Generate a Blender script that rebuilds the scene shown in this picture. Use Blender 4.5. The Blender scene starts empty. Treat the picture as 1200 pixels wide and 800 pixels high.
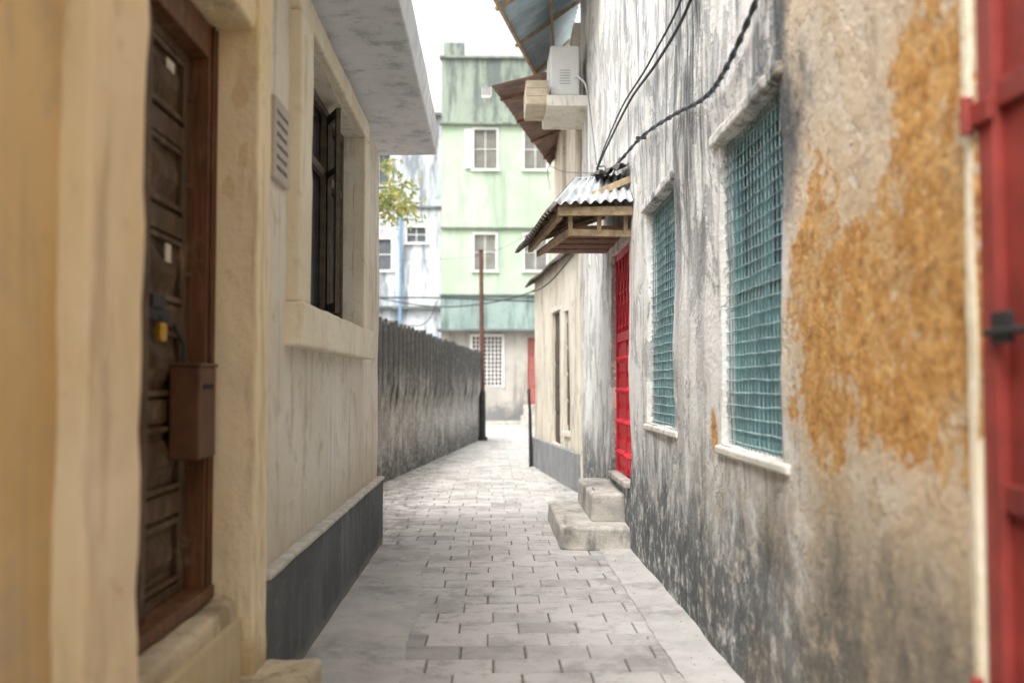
import bpy, bmesh, math, random
from mathutils import Vector, noise
random.seed(7)
S=bpy.context.scene
COL=S.collection

# ------------------------------------------------------------------ helpers
def lin(h):
    h=h.lstrip('#'); r=[int(h[i:i+2],16)/255 for i in (0,2,4)]
    return tuple(((c+0.055)/1.055)**2.4 if c>0.04045 else c/12.92 for c in r)+(1.0,)

class N:
    def __init__(s,name,rough=0.85,metal=0.0,spec=0.3):
        s.m=bpy.data.materials.new(name); s.m.use_nodes=True
        s.nt=s.m.node_tree; s.nt.nodes.clear()
        s.out=s.nt.nodes.new('ShaderNodeOutputMaterial')
        s.b=s.nt.nodes.new('ShaderNodeBsdfPrincipled')
        s.b.inputs['Roughness'].default_value=rough
        s.b.inputs['Metallic'].default_value=metal
        s.b.inputs['Specular IOR Level'].default_value=spec
        s.nt.links.new(s.b.outputs[0],s.out.inputs[0])
        tc=s.nt.nodes.new('ShaderNodeTexCoord'); s.co=tc.outputs['Object']
        sp=s.nt.nodes.new('ShaderNodeSeparateXYZ'); s.nt.links.new(s.co,sp.inputs[0])
        s.x,s.y,s.z=sp.outputs
    def put(s,sock,v):
        if isinstance(v,bpy.types.NodeSocket): s.nt.links.new(v,sock)
        else: sock.default_value=v
    def mp(s,sc,loc=(0,0,0)):
        n=s.nt.nodes.new('ShaderNodeMapping'); n.inputs['Scale'].default_value=sc; n.inputs['Location'].default_value=loc
        s.nt.links.new(s.co,n.inputs[0]); return n.outputs[0]
    def noise(s,scale,detail=5,rough=0.6,vec=None,dist=0.0):
        n=s.nt.nodes.new('ShaderNodeTexNoise')
        n.inputs['Scale'].default_value=scale; n.inputs['Detail'].default_value=min(detail,5)
        n.inputs['Roughness'].default_value=rough; n.inputs['Distortion'].default_value=dist
        s.nt.links.new(vec or s.co,n.inputs['Vector']); return n.outputs[0]
    def ma(s,op,a,b=0.0):
        n=s.nt.nodes.new('ShaderNodeMath'); n.operation=op
        s.put(n.inputs[0],a); s.put(n.inputs[1],b)
        return n.outputs[0]
    def mul(s,a,b): return s.ma('MULTIPLY',a,b)
    def jit(s,v,nz,amt): return s.ma('ADD',v,s.mul(s.ma('SUBTRACT',nz,0.5),amt))
    def sm(s,v,a,b,lo=0.0,hi=1.0):
        n=s.nt.nodes.new('ShaderNodeMapRange'); n.interpolation_type='SMOOTHSTEP'
        if a>b: a,b,lo,hi=b,a,hi,lo
        s.put(n.inputs[0],v); n.inputs[1].default_value=a; n.inputs[2].default_value=b
        n.inputs[3].default_value=lo; n.inputs[4].default_value=hi
        return n.outputs[0]
    def mix(s,f,a,b,blend='MIX'):
        n=s.nt.nodes.new('ShaderNodeMix'); n.data_type='RGBA'; n.blend_type=blend
        s.put(n.inputs[0],f); s.put(n.inputs[6],a); s.put(n.inputs[7],b); return n.outputs[2]
    def bump(s,h,strength=0.4,dist=0.02):
        n=s.nt.nodes.new('ShaderNodeBump'); n.inputs['Strength'].default_value=strength
        n.inputs['Distance'].default_value=dist; s.put(n.inputs['Height'],h)
        s.nt.links.new(n.outputs[0],s.b.inputs['Normal'])
    def col(s,c): s.put(s.b.inputs['Base Color'],c)
    def attr(s,name):
        n=s.nt.nodes.new('ShaderNodeAttribute'); n.attribute_name=name; return n.outputs[2]

def wob(v,a=1.0):
    v=Vector(v)
    return v+noise.noise_vector(v*1.3)*0.014*a+noise.noise_vector(v*6.0)*0.004*a

class MB:
    """mesh builder"""
    def __init__(s): s.v=[]; s.f=[]; s.c=[]
    def quad(s,a,b,c,d):
        i=len(s.v); s.v+= [tuple(a),tuple(b),tuple(c),tuple(d)]; s.f.append((i,i+1,i+2,i+3))
    def hexa(s,p):
        i=len(s.v); s.v+=[tuple(q) for q in p]
        for f in ((0,3,2,1),(4,5,6,7),(0,1,5,4),(1,2,6,5),(2,3,7,6),(3,0,4,7)):
            s.f.append(tuple(i+k for k in f))
    def box(s,x0,x1,y0,y1,z0,z1):
        s.hexa([(x0,y0,z0),(x1,y0,z0),(x1,y1,z0),(x0,y1,z0),(x0,y0,z1),(x1,y0,z1),(x1,y1,z1),(x0,y1,z1)])
    def fbox(s,fr,u0,u1,d0,d1,z0,z1):
        P=fr.pt
        s.hexa([P(u0,d0,z0),P(u1,d0,z0),P(u1,d1,z0),P(u0,d1,z0),P(u0,d0,z1),P(u1,d0,z1),P(u1,d1,z1),P(u0,d1,z1)])
    def beam(s,a,b,w,h=None,up=(0,0,1)):
        h=h or w; a=Vector(a); b=Vector(b); t=(b-a).normalized(); up=Vector(up)
        if abs(t.dot(up))>0.95: up=Vector((1,0,0))
        r=t.cross(up).normalized(); u=r.cross(t)
        q=[]
        for p in (a,b):
            q.append([p-r*w/2-u*h/2,p+r*w/2-u*h/2,p+r*w/2+u*h/2,p-r*w/2+u*h/2])
        s.hexa(q[0]+q[1])
    def tube(s,pts,rad,seg=8,cap=True):
        pts=[Vector(p) for p in pts]; rings=[]
        rad=rad if isinstance(rad,(list,tuple)) else [rad]*len(pts)
        for k,p in enumerate(pts):
            t=(pts[min(k+1,len(pts)-1)]-pts[max(k-1,0)]).normalized()
            up=Vector((0,0,1)) if abs(t.z)<0.9 else Vector((1,0,0))
            r=t.cross(up).normalized(); u=r.cross(t)
            i=len(s.v)
            for j in range(seg):
                a=2*math.pi*j/seg
                s.v.append(tuple(p+(r*math.cos(a)+u*math.sin(a))*rad[k]))
            rings.append(i)
        for k in range(len(pts)-1):
            for j in range(seg):
                j2=(j+1)%seg
                s.f.append((rings[k]+j,rings[k]+j2,rings[k+1]+j2,rings[k+1]+j))
        if cap:
            s.f.append(tuple(rings[0]+j for j in range(seg))[::-1])
            s.f.append(tuple(rings[-1]+j for j in range(seg)))
    def grid(s,fn,nu,nv):
        i=len(s.v)
        for a in range(nu+1):
            for b in range(nv+1): s.v.append(tuple(fn(a/nu,b/nv)))
        for a in range(nu):
            for b in range(nv):
                k=i+a*(nv+1)+b; s.f.append((k,k+1,k+nv+2,k+nv+1))
    def obj(s,name,mat,parent=None,bevel=0,smooth=False,wobble=0,solid=0,bseg=2):
        me=bpy.data.meshes.new(name)
        vs=[wob(v,wobble) for v in s.v] if wobble else s.v
        me.from_pydata([tuple(v) for v in vs],[],s.f); me.update()
        if s.c:
            at=me.attributes.new('tint','FLOAT','FACE')
            for k,c in enumerate(s.c): at.data[k].value=c
        bm=bmesh.new(); bm.from_mesh(me); bmesh.ops.recalc_face_normals(bm,faces=bm.faces); bm.to_mesh(me); bm.free()
        me.materials.append(mat)
        ob=bpy.data.objects.new(name,me); COL.objects.link(ob)
        if smooth:
            me.shade_smooth(); me.set_sharp_from_angle(angle=math.radians(40))
        if solid:
            md=ob.modifiers.new('solid','SOLIDIFY'); md.thickness=solid; md.offset=0
        if bevel:
            md=ob.modifiers.new('bevel','BEVEL'); md.width=bevel; md.segments=bseg; md.limit_method='ANGLE'; md.harden_normals=False
        if parent: ob.parent=parent
        return ob

class Frame:
    def __init__(s,o,d,inn):
        s.o=Vector((o[0],o[1],0)); s.d=Vector((d[0],d[1],0)).normalized(); s.n=Vector((inn[0],inn[1],0)).normalized()
    def pt(s,u,d,z): return s.o+s.d*u+s.n*d+Vector((0,0,z))

def rough_up(o,strength=0.018,size=0.25,levels=4):
    md=o.modifiers.new('sub','SUBSURF'); md.subdivision_type='SIMPLE'; md.levels=levels; md.render_levels=levels
    tx=bpy.data.textures.new('edge_noise','CLOUDS'); tx.noise_scale=size
    dm=o.modifiers.new('disp','DISPLACE'); dm.texture=tx; dm.strength=strength; dm.texture_coords='GLOBAL'

def facade(name,fr,u0,u1,z0,z1,ops,depth,mat,parent,res=0.12,wobble=1.0,thick=0.45):
    def cuts(a,b,ex):
        pts=sorted(set([a,b]+[e for e in ex if a<e<b])); o=[]
        for p,q in zip(pts,pts[1:]):
            n=max(1,round((q-p)/res)); o+= [p+(q-p)*k/n for k in range(n)]
        return o+[pts[-1]]
    us=cuts(u0,u1,[e for o in ops for e in o[:2]]); zs=cuts(z0,z1,[e for o in ops for e in o[2:4]])
    idx={}; V=[]; F=[]
    def vi(u,d,z):
        k=(round(u,5),round(d,5),round(z,5))
        if k not in idx: idx[k]=len(V); V.append(tuple(wob(fr.pt(u,d,z),wobble)))
        return idx[k]
    def inside(u,z): return any(o[0]<u<o[1] and o[2]<z<o[3] for o in ops)
    for a,b in zip(us,us[1:]):
        for c,d in zip(zs,zs[1:]):
            if not inside((a+b)/2,(c+d)/2): F.append((vi(a,0,c),vi(b,0,c),vi(b,0,d),vi(a,0,d)))
    for o in ops:
        dp=o[4] if len(o)>4 else depth
        ds=[0,dp*0.5,dp]
        uu=[u for u in us if o[0]-1e-6<=u<=o[1]+1e-6]; zz=[z for z in zs if o[2]-1e-6<=z<=o[3]+1e-6]
        for e,f in zip(ds,ds[1:]):
            for a,b in zip(uu,uu[1:]):
                for z in (o[2],o[3]): F.append((vi(a,e,z),vi(b,e,z),vi(b,f,z),vi(a,f,z)))
            for a,b in zip(zz,zz[1:]):
                for u in (o[0],o[1]): F.append((vi(u,e,a),vi(u,e,b),vi(u,f,b),vi(u,f,a)))
    for u in (u0,u1):
        for c,d in zip(zs,zs[1:]): F.append((vi(u,0,c),vi(u,0,d),vi(u,thick,d),vi(u,thick,c)))
    for a,b in zip(us,us[1:]): F.append((vi(a,0,z1),vi(b,0,z1),vi(b,thick,z1),vi(a,thick,z1)))
    me=bpy.data.meshes.new(name); me.from_pydata(V,[],F); me.update()
    bm=bmesh.new(); bm.from_mesh(me); bmesh.ops.recalc_face_normals(bm,faces=bm.faces); bm.to_mesh(me); bm.free()
    me.materials.append(mat); me.shade_smooth(); me.set_sharp_from_angle(angle=math.radians(40))
    ob=bpy.data.objects.new(name,me); COL.objects.link(ob); ob.parent=parent
    return ob

def empty(name):
    e=bpy.data.objects.new(name,None); COL.objects.link(e); e.empty_display_size=0.3; return e

def corrugated(c00,c10,c11,c01,waves,amp,nv=6,mb=None,jit=0.0):
    c00,c10,c11,c01=[Vector(c) for c in (c00,c10,c11,c01)]
    nrm=(c10-c00).cross(c01-c00).normalized()
    mb=mb or MB()
    def fn(a,b):
        p=(c00*(1-a)+c10*a)*(1-b)+(c01*(1-a)+c11*a)*b
        w=math.sin(a*waves*2*math.pi)*amp
        return p+nrm*(w+jit*noise.noise(Vector((a*3,b*2,waves))))
    mb.grid(fn,int(waves*8),nv); return mb

# ------------------------------------------------------------------ materials
def simple(name,c,rough=0.7,metal=0.0,var=0.25,scale=8,bump=0.15,dirt=None,bd=0.004,spec=0.3):
    n=N(name,rough,metal,spec); c=lin(c) if isinstance(c,str) else c
    d=tuple(k*(1-var) for k in c[:3])+(1,)
    f=n.noise(scale,5,0.65)
    k=n.mix(n.sm(f,0.35,0.65),c,d)
    if dirt:
        k=n.mix(n.sm(n.noise(scale*0.6,5,0.7,vec=n.mp((1,1,0.4),(5,3,1))),0.5,0.68,0,0.8),k,lin(dirt))
    n.col(k)
    if bump>=0.12: n.bump(n.noise(scale*8,2,0.6),bump,bd)
    return n.m

def wall_right():
    n=N('weathered_plaster_right',0.92)
    big=n.noise(0.9,4,0.62); mid=n.noise(3.2,5,0.7,dist=0.4); fine=n.noise(26,3,0.7)
    streak=n.noise(1.0,5,0.7,vec=n.mp((5,5,0.55)),dist=0.3)
    streak2=n.noise(1.0,5,0.75,vec=n.mp((14,14,0.9),(3,1,7)))
    peel=n.noise(2.1,5,0.74,vec=n.mp((1.3,1.3,0.75),(9,2,4)),dist=0.5)
    c=n.mix(n.sm(big,0.38,0.62),lin('#EDEBE7'),lin('#E0DCD5'))
    c=n.mix(n.sm(mid,0.52,0.66,0,0.6),c,lin('#CAC4B8'))
    pm=n.sm(peel,0.525,0.545)
    c=n.mix(n.mul(pm,0.78),c,n.mix(n.sm(fine,0.4,0.6),lin('#BABAB8'),lin('#A1A09D')))
    zup=n.sm(n.z,1.6,3.4,0.18,1.0)
    farc=n.sm(n.y,8.2,10.5,1.0,0.5)          # cleaner, freshly limed beyond the second window
    sk=n.mul(n.mul(n.sm(streak,0.49,0.64),zup),farc)
    c=n.mix(n.mul(sk,0.8),c,lin('#72757A'))
    sk2=n.mul(n.mul(n.sm(streak2,0.53,0.66),n.sm(big,0.42,0.58)),farc)
    c=n.mix(n.mul(sk2,0.7),c,lin('#5C5F62'))
    yy=n.jit(n.y,mid,0.9)
    blk=n.mul(n.mul(n.sm(yy,5.6,6.0),n.sm(yy,7.2,6.6)),n.sm(streak,0.40,0.56))
    blk=n.mul(blk,n.sm(n.z,1.9,2.9,0.25,1))
    c=n.mix(n.mul(blk,0.8),c,lin('#4A4D50'))
    blk2=n.mul(n.mul(n.sm(yy,3.8,4.05),n.sm(yy,4.6,4.35)),n.sm(n.z,1.9,2.6))
    c=n.mix(n.mul(n.mul(blk2,n.sm(streak,0.34,0.5)),0.9),c,lin('#484B4C'))
    # near bay: bare tan render
    tan=n.mix(n.sm(mid,0.4,0.62),lin('#D1C0A8'),lin('#BBA78B'))
    tan=n.mix(n.mul(pm,0.45),tan,lin('#DBD0C1'))
    tan=n.mix(n.sm(streak2,0.56,0.72,0,0.4),tan,lin('#91816C'))
    yt=n.jit(n.y,n.noise(1.6,5,0.7),1.6)
    c=n.mix(n.sm(yt,4.3,3.9),c,tan)
    lowt=n.mul(n.sm(yt,6.4,5.0),n.sm(n.z,1.25,0.8))
    c=n.mix(n.mul(n.mul(lowt,0.8),n.sm(big,0.42,0.55)),c,lin('#AFA18C'))
    # orange exposed coral-rag patches
    es=[(2.80,2.05,0.33,0.52),(3.84,1.78,0.34,0.52),(3.22,1.76,0.50,0.33),(3.1,1.48,0.45,0.19),(2.66,1.62,0.32,0.38),(5.68,1.24,0.07,0.11),(3.7,1.35,0.18,0.17),(2.95,2.38,0.15,0.24)]
    e=None
    for cy,cz,ry,rz in es:
        a=n.ma('DIVIDE',n.ma('SUBTRACT',n.y,cy),ry); b=n.ma('DIVIDE',n.ma('SUBTRACT',n.z,cz),rz)
        s=n.ma('ADD',n.mul(a,a),n.mul(b,b)); e=s if e is None else n.ma('MINIMUM',e,s)
    e=n.jit(e,n.noise(3.6,5,0.8,dist=0.4),5.2)
    e=n.jit(e,n.noise(20,4,0.75),2.6)
    om=n.sm(e,1.15,0.98)
    rim=n.mul(n.sm(e,1.5,1.2),n.ma('SUBTRACT',1.0,om))
    pit=n.noise(17,5,0.75)
    och=n.mix(n.sm(n.noise(9,5,0.7),0.36,0.64),lin('#D7A766'),lin('#BC8747'))
    och=n.mix(n.sm(n.noise(2.6,4,0.7,vec=n.mp((1,1,1),(6,6,1))),0.5,0.64,0,0.5),och,lin('#CDB48C'))
    och=n.mix(n.sm(pit,0.54,0.66,0,0.8),och,lin('#8A5E34'))
    och=n.mix(n.sm(pit,0.46,0.36,0,0.6),och,lin('#E6CCA0'))
    c=n.mix(om,c,och)
    c=n.mix(n.mul(rim,0.5),c,lin('#E3DACB'))
    halo=n.mul(n.sm(e,2.4,1.5,0,0.4),n.ma('SUBTRACT',1.0,om))
    c=n.mix(halo,c,lin('#CCB089'))
    # damp mould at the foot
    ft=n.noise(1.7,5,0.74,vec=n.mp((1.4,1.4,0.6)))
    zz=n.jit(n.z,ft,2.1)
    far=n.sm(yt,4.0,5.4,0.8,1.0)
    foot=n.mul(n.mul(n.sm(zz,1.18,0.4),far),n.sm(n.noise(9,5,0.75),0.29,0.53))
    c=n.mix(n.mul(foot,0.9),c,lin('#4B5052'))
    c=n.mix(n.sm(fine,0.6,0.74,0,0.35),c,lin('#8B877E'))
    n.col(c)
    h=n.ma('ADD',n.mul(mid,0.6),n.mul(fine,0.3))
    h=n.ma('SUBTRACT',h,n.mul(pm,0.2))
    h=n.ma('ADD',n.ma('SUBTRACT',h,n.mul(om,0.8)),n.mul(om,n.mul(pit,1.4)))
    n.bump(h,0.75,0.035)
    return n.m

def wall_left():
    n=N('limewashed_plaster_left',0.9)
    big=n.noise(0.8,4,0.6); mid=n.noise(4,5,0.7,dist=0.3); fine=n.noise(30,3,0.65)
    c=n.mix(n.sm(big,0.35,0.65),lin('#E4DFD3'),lin('#D8D1C0'))
    yel=n.mix(n.sm(big,0.35,0.65),lin('#DCC595'),lin('#CCB17C'))
    crm=n.mix(n.sm(big,0.35,0.65),lin('#ECDEBE'),lin('#E0CEA5'))
    c=n.mix(n.sm(n.y,4.45,4.5),crm,c)
    c=n.mix(n.sm(n.y,2.62,2.6),c,yel)
    c=n.mix(n.sm(mid,0.50,0.68,0,0.6),c,lin('#B9AD95'))
    st=n.noise(1,5,0.7,vec=n.mp((8,8,0.7)))
    c=n.mix(n.sm(st,0.52,0.68,0,0.5),c,lin('#A0947E'))
    zz=n.jit(n.z,mid,1.2)
    c=n.mix(n.sm(zz,1.1,0.5,0,0.55),c,lin('#ACA085'))
    c=n.mix(n.sm(fine,0.62,0.75,0,0.35),c,lin('#958A78'))
    n.col(c); n.bump(n.ma('ADD',n.mul(mid,0.6),n.mul(fine,0.3)),0.55,0.022); return n.m

def plaster(name,a,b,stain,foot=0.6,sk=0.6,sc=1.0,bump=0.4,footcol='#5A5C5A',lo=0.52):
    n=N(name,0.9)
    big=n.noise(0.7*sc,4,0.6); mid=n.noise(3.5*sc,5,0.7,dist=0.3)
    c=n.mix(n.sm(big,0.35,0.65),lin(a),lin(b))
    st=n.noise(1,5,0.72,vec=n.mp((4*sc,4*sc,0.5*sc)))
    c=n.mix(n.sm(st,lo,lo+0.16,0,sk),c,lin(stain))
    c=n.mix(n.sm(mid,0.56,0.68,0,sk*0.6),c,lin(stain))
    if foot:
        zz=n.jit(n.z,n.noise(2,5,0.7),foot*1.8)
        c=n.mix(n.sm(zz,foot,foot*0.4,0,0.8),c,lin(footcol))
    n.col(c); n.bump(n.ma('ADD',n.mul(mid,0.6),n.mul(n.noise(28,2,0.7),0.2)),bump,0.03); return n.m

def garden_mat():
    n=N('mouldy_garden_wall',0.95)
    gv=n.attr('tint')
    mid=n.noise(2.2,5,0.74); st=n.noise(1,5,0.75,vec=n.mp((5,5,0.8)),dist=0.2)
    sp=n.noise(13,5,0.78)
    c=n.mix(n.sm(mid,0.36,0.62),lin('#C2BFB9'),lin('#98948E'))
    zz=n.jit(n.z,st,3.0)
    up=n.mul(n.sm(zz,0.9,1.9,0.0,0.9),n.sm(sp,0.26,0.5,0.4,1))
    c=n.mix(up,c,lin('#4E4F4E'))
    z2=n.jit(n.z,st,2.2)
    c=n.mix(n.mul(n.sm(z2,0.75,0.1,0,0.9),n.sm(sp,0.33,0.55)),c,lin('#494A46'))
    c=n.mix(n.sm(sp,0.5,0.62,0,0.65),c,lin('#5F5D59'))
    c=n.mix(n.mul(gv,0.8),c,lin('#313230'))   # flutes darkened in the colour so the ribs show
    n.col(c); n.bump(sp,0.95,0.04); return n.m

def paver_mat():
    n=N('paving_blocks',0.88)
    t=n.attr('tint')
    c=n.mix(t,lin('#BDBAB6'),lin('#9D9A96'))
    c=n.mix(n.sm(n.noise(0.9,4,0.65),0.4,0.65,0,0.5),c,lin('#C6C3BF'))
    c=n.mix(n.sm(n.noise(5,5,0.75),0.48,0.66,0,0.6),c,lin('#8C8883'))
    c=n.mix(n.sm(n.noise(1.7,5,0.7,vec=n.mp((1,0.6,1),(4,4,4))),0.52,0.68,0,0.5),c,lin('#797571'))
    c=n.mix(n.sm(n.noise(60,3,0.7),0.6,0.72,0,0.45),c,lin('#78746F'))
    ed=n.ma('MAXIMUM',n.sm(n.x,0.85,1.2),n.sm(n.x,-0.7,-1.0))
    c=n.mix(n.mul(ed,n.sm(n.noise(5,4,0.7),0.38,0.6,0,0.7)),c,lin('#7B766F'))
    n.col(c); n.bump(n.ma('ADD',n.noise(55,3,0.7),n.mul(n.noise(9,3,0.6),1.2)),0.5,0.01); return n.m

def wood(name,a,b,rough=0.6,gz=0.4,dust='#8E7C64',da=0.5):
    n=N(name,rough)
    g=n.noise(1,5,0.7,vec=n.mp((30,30,30*gz*0.2)),dist=0.6)
    c=n.mix(n.sm(g,0.35,0.65),lin(a),lin(b))
    c=n.mix(n.sm(n.noise(5,5,0.7),0.5,0.7,0,da),c,lin(dust))
    n.col(c); n.bump(g,0.35,0.006); return n.m

M_R=wall_right(); M_L=wall_left(); M_G=garden_mat(); M_P=paver_mat()
M_pil=plaster('cream_pilaster_paint','#EEE1C2','#E4D3AB','#B5A37D',0.5,0.6,1.6,0.55,footcol='#B09D76',lo=0.5)
M_trim=plaster('cream_window_trim','#EAE2CD','#DDD3B9','#B0A489',0,0.5,2.0,0.4)
M_trimR=plaster('pale_window_trim','#E3DFD5','#D2CCC0','#928C82',0,0.6,2.0,0.4)
M_soffit=plaster('soffit_plaster','#E6E8EA','#D7DADD','#9DA2A6',0,0.6,1.0,0.3,lo=0.5)
M_plinth=plaster('dark_plinth','#65696B','#525658','#898D8C',0.10,0.5,2.2,0.5,footcol='#7F7D78')
M_lip=simple('plinth_lip','#CFCBC2',0.9,dirt='#9F9A90')
M_conc=simple('step_concrete','#C2BDB4',0.92,var=0.3,scale=5,bump=0.6,dirt='#726E68',bd=0.01)
M_concL=simple('step_concrete_warm','#CEC0A6',0.92,var=0.25,scale=5,bump=0.6,dirt='#8D7D62',bd=0.01)
M_strip=simple('gutter_concrete','#BBB8B4',0.92,var=0.18,scale=3,bump=0.5,dirt='#8D8A85',bd=0.008)
M_green=plaster('pale_green_paint','#B6C8B1','#A5B8A0','#869585',0,0.6,0.4,0.2,lo=0.49)
M_greenT=plaster('grey_green_parapet','#99A597','#838F82','#5E6765',0,0.85,0.55,0.2,lo=0.44)
M_ground_fl=plaster('grey_ground_storey','#B5B1A8','#9F9B93','#73706A',0.9,0.65,0.9,0.3,footcol='#66686A',lo=0.5)
M_band=plaster('blue_green_band','#9BAEA8','#879A95','#636F6C',0,0.8,0.7,0.2,lo=0.48)
M_white=plaster('patchy_white_wall','#D9DCDE','#B8BFC4','#7A8188',0,0.9,0.75,0.3,lo=0.45)
M_cream=plaster('cream_house_plaster','#E8E0D0','#DACFBB','#9C9384',0.0,0.7,1.1,0.3,lo=0.49)
M_creamP=plaster('cream_house_plinth','#9A9B9B','#838587','#5A5C60',0,0.6,2,0.4)
M_cornice=simple('stained_cornice','#8D958A',0.9,dirt='#555A57',scale=3)
M_cornD=simple('dark_cornice','#757C79',0.9,dirt='#464A49',scale=2)
M_doorW=wood('old_teak_door','#5C4935','#3A2C1B',da=0.6,dust='#85735B')
M_frameW=wood('teak_frame','#744F33','#523622',da=0.5)
M_boxW=simple('brown_painted_box','#64442F',0.55,var=0.25,scale=10,dirt='#472F21')
M_dark=simple('dark_interior','#26292B',0.9,var=0.1)
M_glass=simple('dusty_dark_glass','#3B4144',0.22,var=0.4,scale=3,bump=0.02,spec=0.5)
M_frG=simple('weathered_window_wood','#655C50',0.8,var=0.35,scale=14)
M_teal=simple('teal_painted_wood','#6C9DA3',0.7,var=0.3,scale=7,bump=0.3,dirt='#587F87')
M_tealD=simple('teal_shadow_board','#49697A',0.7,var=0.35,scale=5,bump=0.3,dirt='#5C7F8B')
M_wire=simple('wire_mesh_paint','#A3BCBC',0.6,var=0.4,scale=12,dirt='#6F7F80')
M_red=simple('red_door_paint','#DE2A38',0.5,var=0.25,scale=9,bump=0.1,spec=0.4)
M_redD=simple('oxide_red_gate','#9E443D',0.5,var=0.35,scale=3,bump=0.15,dirt='#6A2F28',spec=0.4)
M_rust=simple('rusty_iron','#6B4A40',0.8,var=0.35,scale=10,dirt='#4A3834')
M_iron=simple('dark_iron','#3A3A3B',0.6,metal=0.2,var=0.3)
M_cable=simple('black_cable','#3A3D41',0.55,var=0.2,scale=20)
M_cableG=simple('grey_cable','#6A7078',0.55,var=0.2,scale=20)
M_tin=simple('galvanised_tin','#CDD2D4',0.45,metal=0.3,var=0.25,scale=6,bump=0.05,dirt='#8B847D')
M_tinD=simple('rusted_tin','#6E6762',0.75,metal=0.1,var=0.4,scale=4,bump=0.1,dirt='#4F4440')
M_tinB=simple('blue_grey_tin','#AFC2CE',0.6,metal=0.0,var=0.2,scale=2,bump=0.05,dirt='#8B9CA5')
M_tinR=simple('brown_rust_roof','#A08A80',0.8,metal=0.0,var=0.4,scale=3,bump=0.1,dirt='#766A68')
M_timber=simple('grey_timber','#B7A181',0.85,var=0.35,scale=14,dirt='#7C6A53')
M_timberP=simple('pale_timber','#CDBFA8',0.85,var=0.25,scale=8,dirt='#9C8D76')
M_timberD=simple('brown_timber','#8A6652',0.85,var=0.35,scale=14,dirt='#6B5143')
M_acw=simple('white_ac_casing','#E6E7E4',0.45,var=0.08,scale=3,bump=0.02,dirt='#C3BFB5')
M_brass=simple('brass','#D2A840',0.35,metal=0.8,var=0.2)
M_paper=simple('paper_notice','#CFCBBE',0.9,var=0.1)
M_plq=simple('plaque_stone','#C0B9AF',0.8,var=0.15,scale=6)
M_plqT=simple('plaque_text','#7A7570',0.8,var=0.1)
M_shut=simple('grey_shutters','#A9A8A1',0.8,var=0.25,scale=3)
M_shfr=simple('white_shutter_frame','#DCDDD9',0.8,var=0.15,scale=3)
M_blue=simple('blue_pipe','#7C9CB9',0.5,var=0.15)
M_bark=simple('tree_bark','#6B5B49',0.95,var=0.4,scale=6,bump=0.8,bd=0.02)
M_ground=simple('bare_ground','#A39B90',0.95,var=0.3,scale=1.5,bump=0.5,dirt='#857E75',bd=0.02)
M_roofc=simple('roof_concrete','#B5B2AD',0.9,dirt='#7E7C78',scale=1)

# ------------------------------------------------------------------ ground and street
g=MB(); g.quad((-150,-150,-0.04),(150,-150,-0.04),(150,200,-0.04),(-150,200,-0.04)); g.obj('ground',M_ground)

street=empty('paved_street')
mb=MB(); RH=0.275; BW=0.36; r=0; y=-3.0
def street_lr(y):
    L=-1.15 if y<9.4 else (-2.35 if y<11 else -2.2+(y-10.3)*(1.92/16.6)-0.05)
    R=1.32 if y<13.9 else (1.3-(y-13.9)*0.1+0.05 if y<18.4 else 6.0)
    if y>27: L=-7.0
    return L,R
while y<36.6:
    L,R=street_lr(y)
    x=math.floor(L/BW)*BW-(BW/2 if r%2 else 0)
    x+=0.02*math.sin(r*1.7)
    while x<R:
        g2=0.0042; z=random.uniform(-0.003,0.003); c=0.006
        t=random.random()**1.5
        x0=x+g2+random.uniform(-.003,.003); x1=x+BW-g2+random.uniform(-.002,.003); y0=y+g2+random.uniform(-.003,.003); y1=y+RH-g2+random.uniform(-.002,.003)
        i=len(mb.v); ta=random.uniform(-0.004,0.004); tb=random.uniform(-0.004,0.004)
        mb.v+=[(x0,y0,-0.03),(x1,y0,-0.03),(x1,y1,-0.03),(x0,y1,-0.03),
               (x0,y0,z-c),(x1,y0,z-c),(x1,y1,z-c),(x0,y1,z-c),
               (x0+c,y0+c,z+ta),(x1-c,y0+c,z+tb),(x1-c,y1-c,z-ta),(x0+c,y1-c,z-tb)]
        for q in ((0,1,5,4),(1,2,6,5),(2,3,7,6),(3,0,4,7),(4,5,9,8),(5,6,10,9),(6,7,11,10),(7,4,8,11),(8,9,10,11)):
            mb.f.append(tuple(i+k for k in q)); mb.c.append(t)
        x+=BW
    y+=RH; r+=1
mb.obj('paving_blocks',M_P,street)
mb=MB()
mb.quad((-3,-3,-0.012),(1.5,-3,-0.012),(1.5,14,-0.012),(-3,14,-0.012)); mb.quad((-3,14,-0.012),(6,14,-0.012),(6,36.6,-0.012),(-3,36.6,-0.012))
mb.obj('joint_sand',simple('joint_sand','#7D7770',0.95,var=0.35,scale=10,dirt='#59544F'),street)
mb=MB()
def stripR(a,b):
    y=-3+a*16.7
    e=0.98+0.04*noise.noise(Vector((y*1.1,0,0)))+0.02*noise.noise(Vector((y*9,3,0)))
    x=e+(1.33-e)*b
    return (x,y,0.007+0.012*b+0.003*noise.noise(Vector((x*4,y*4,0))))
mb.grid(stripR,240,5)
def stripL(a,b):
    y=-3+a*12.3
    e=-0.45-0.05*max(0,y-5)/2+0.05*noise.noise(Vector((y*1.3,8,0)))+0.02*noise.noise(Vector((y*8,5,0)))
    x=e+(-1.1-e)*b
    return (x,y,0.006+0.014*b+0.003*noise.noise(Vector((x*4,y*4,2))))
mb.grid(stripL,200,6)
mb.obj('gutter_strips',M_strip,street,smooth=True)
gr=MB()
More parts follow.
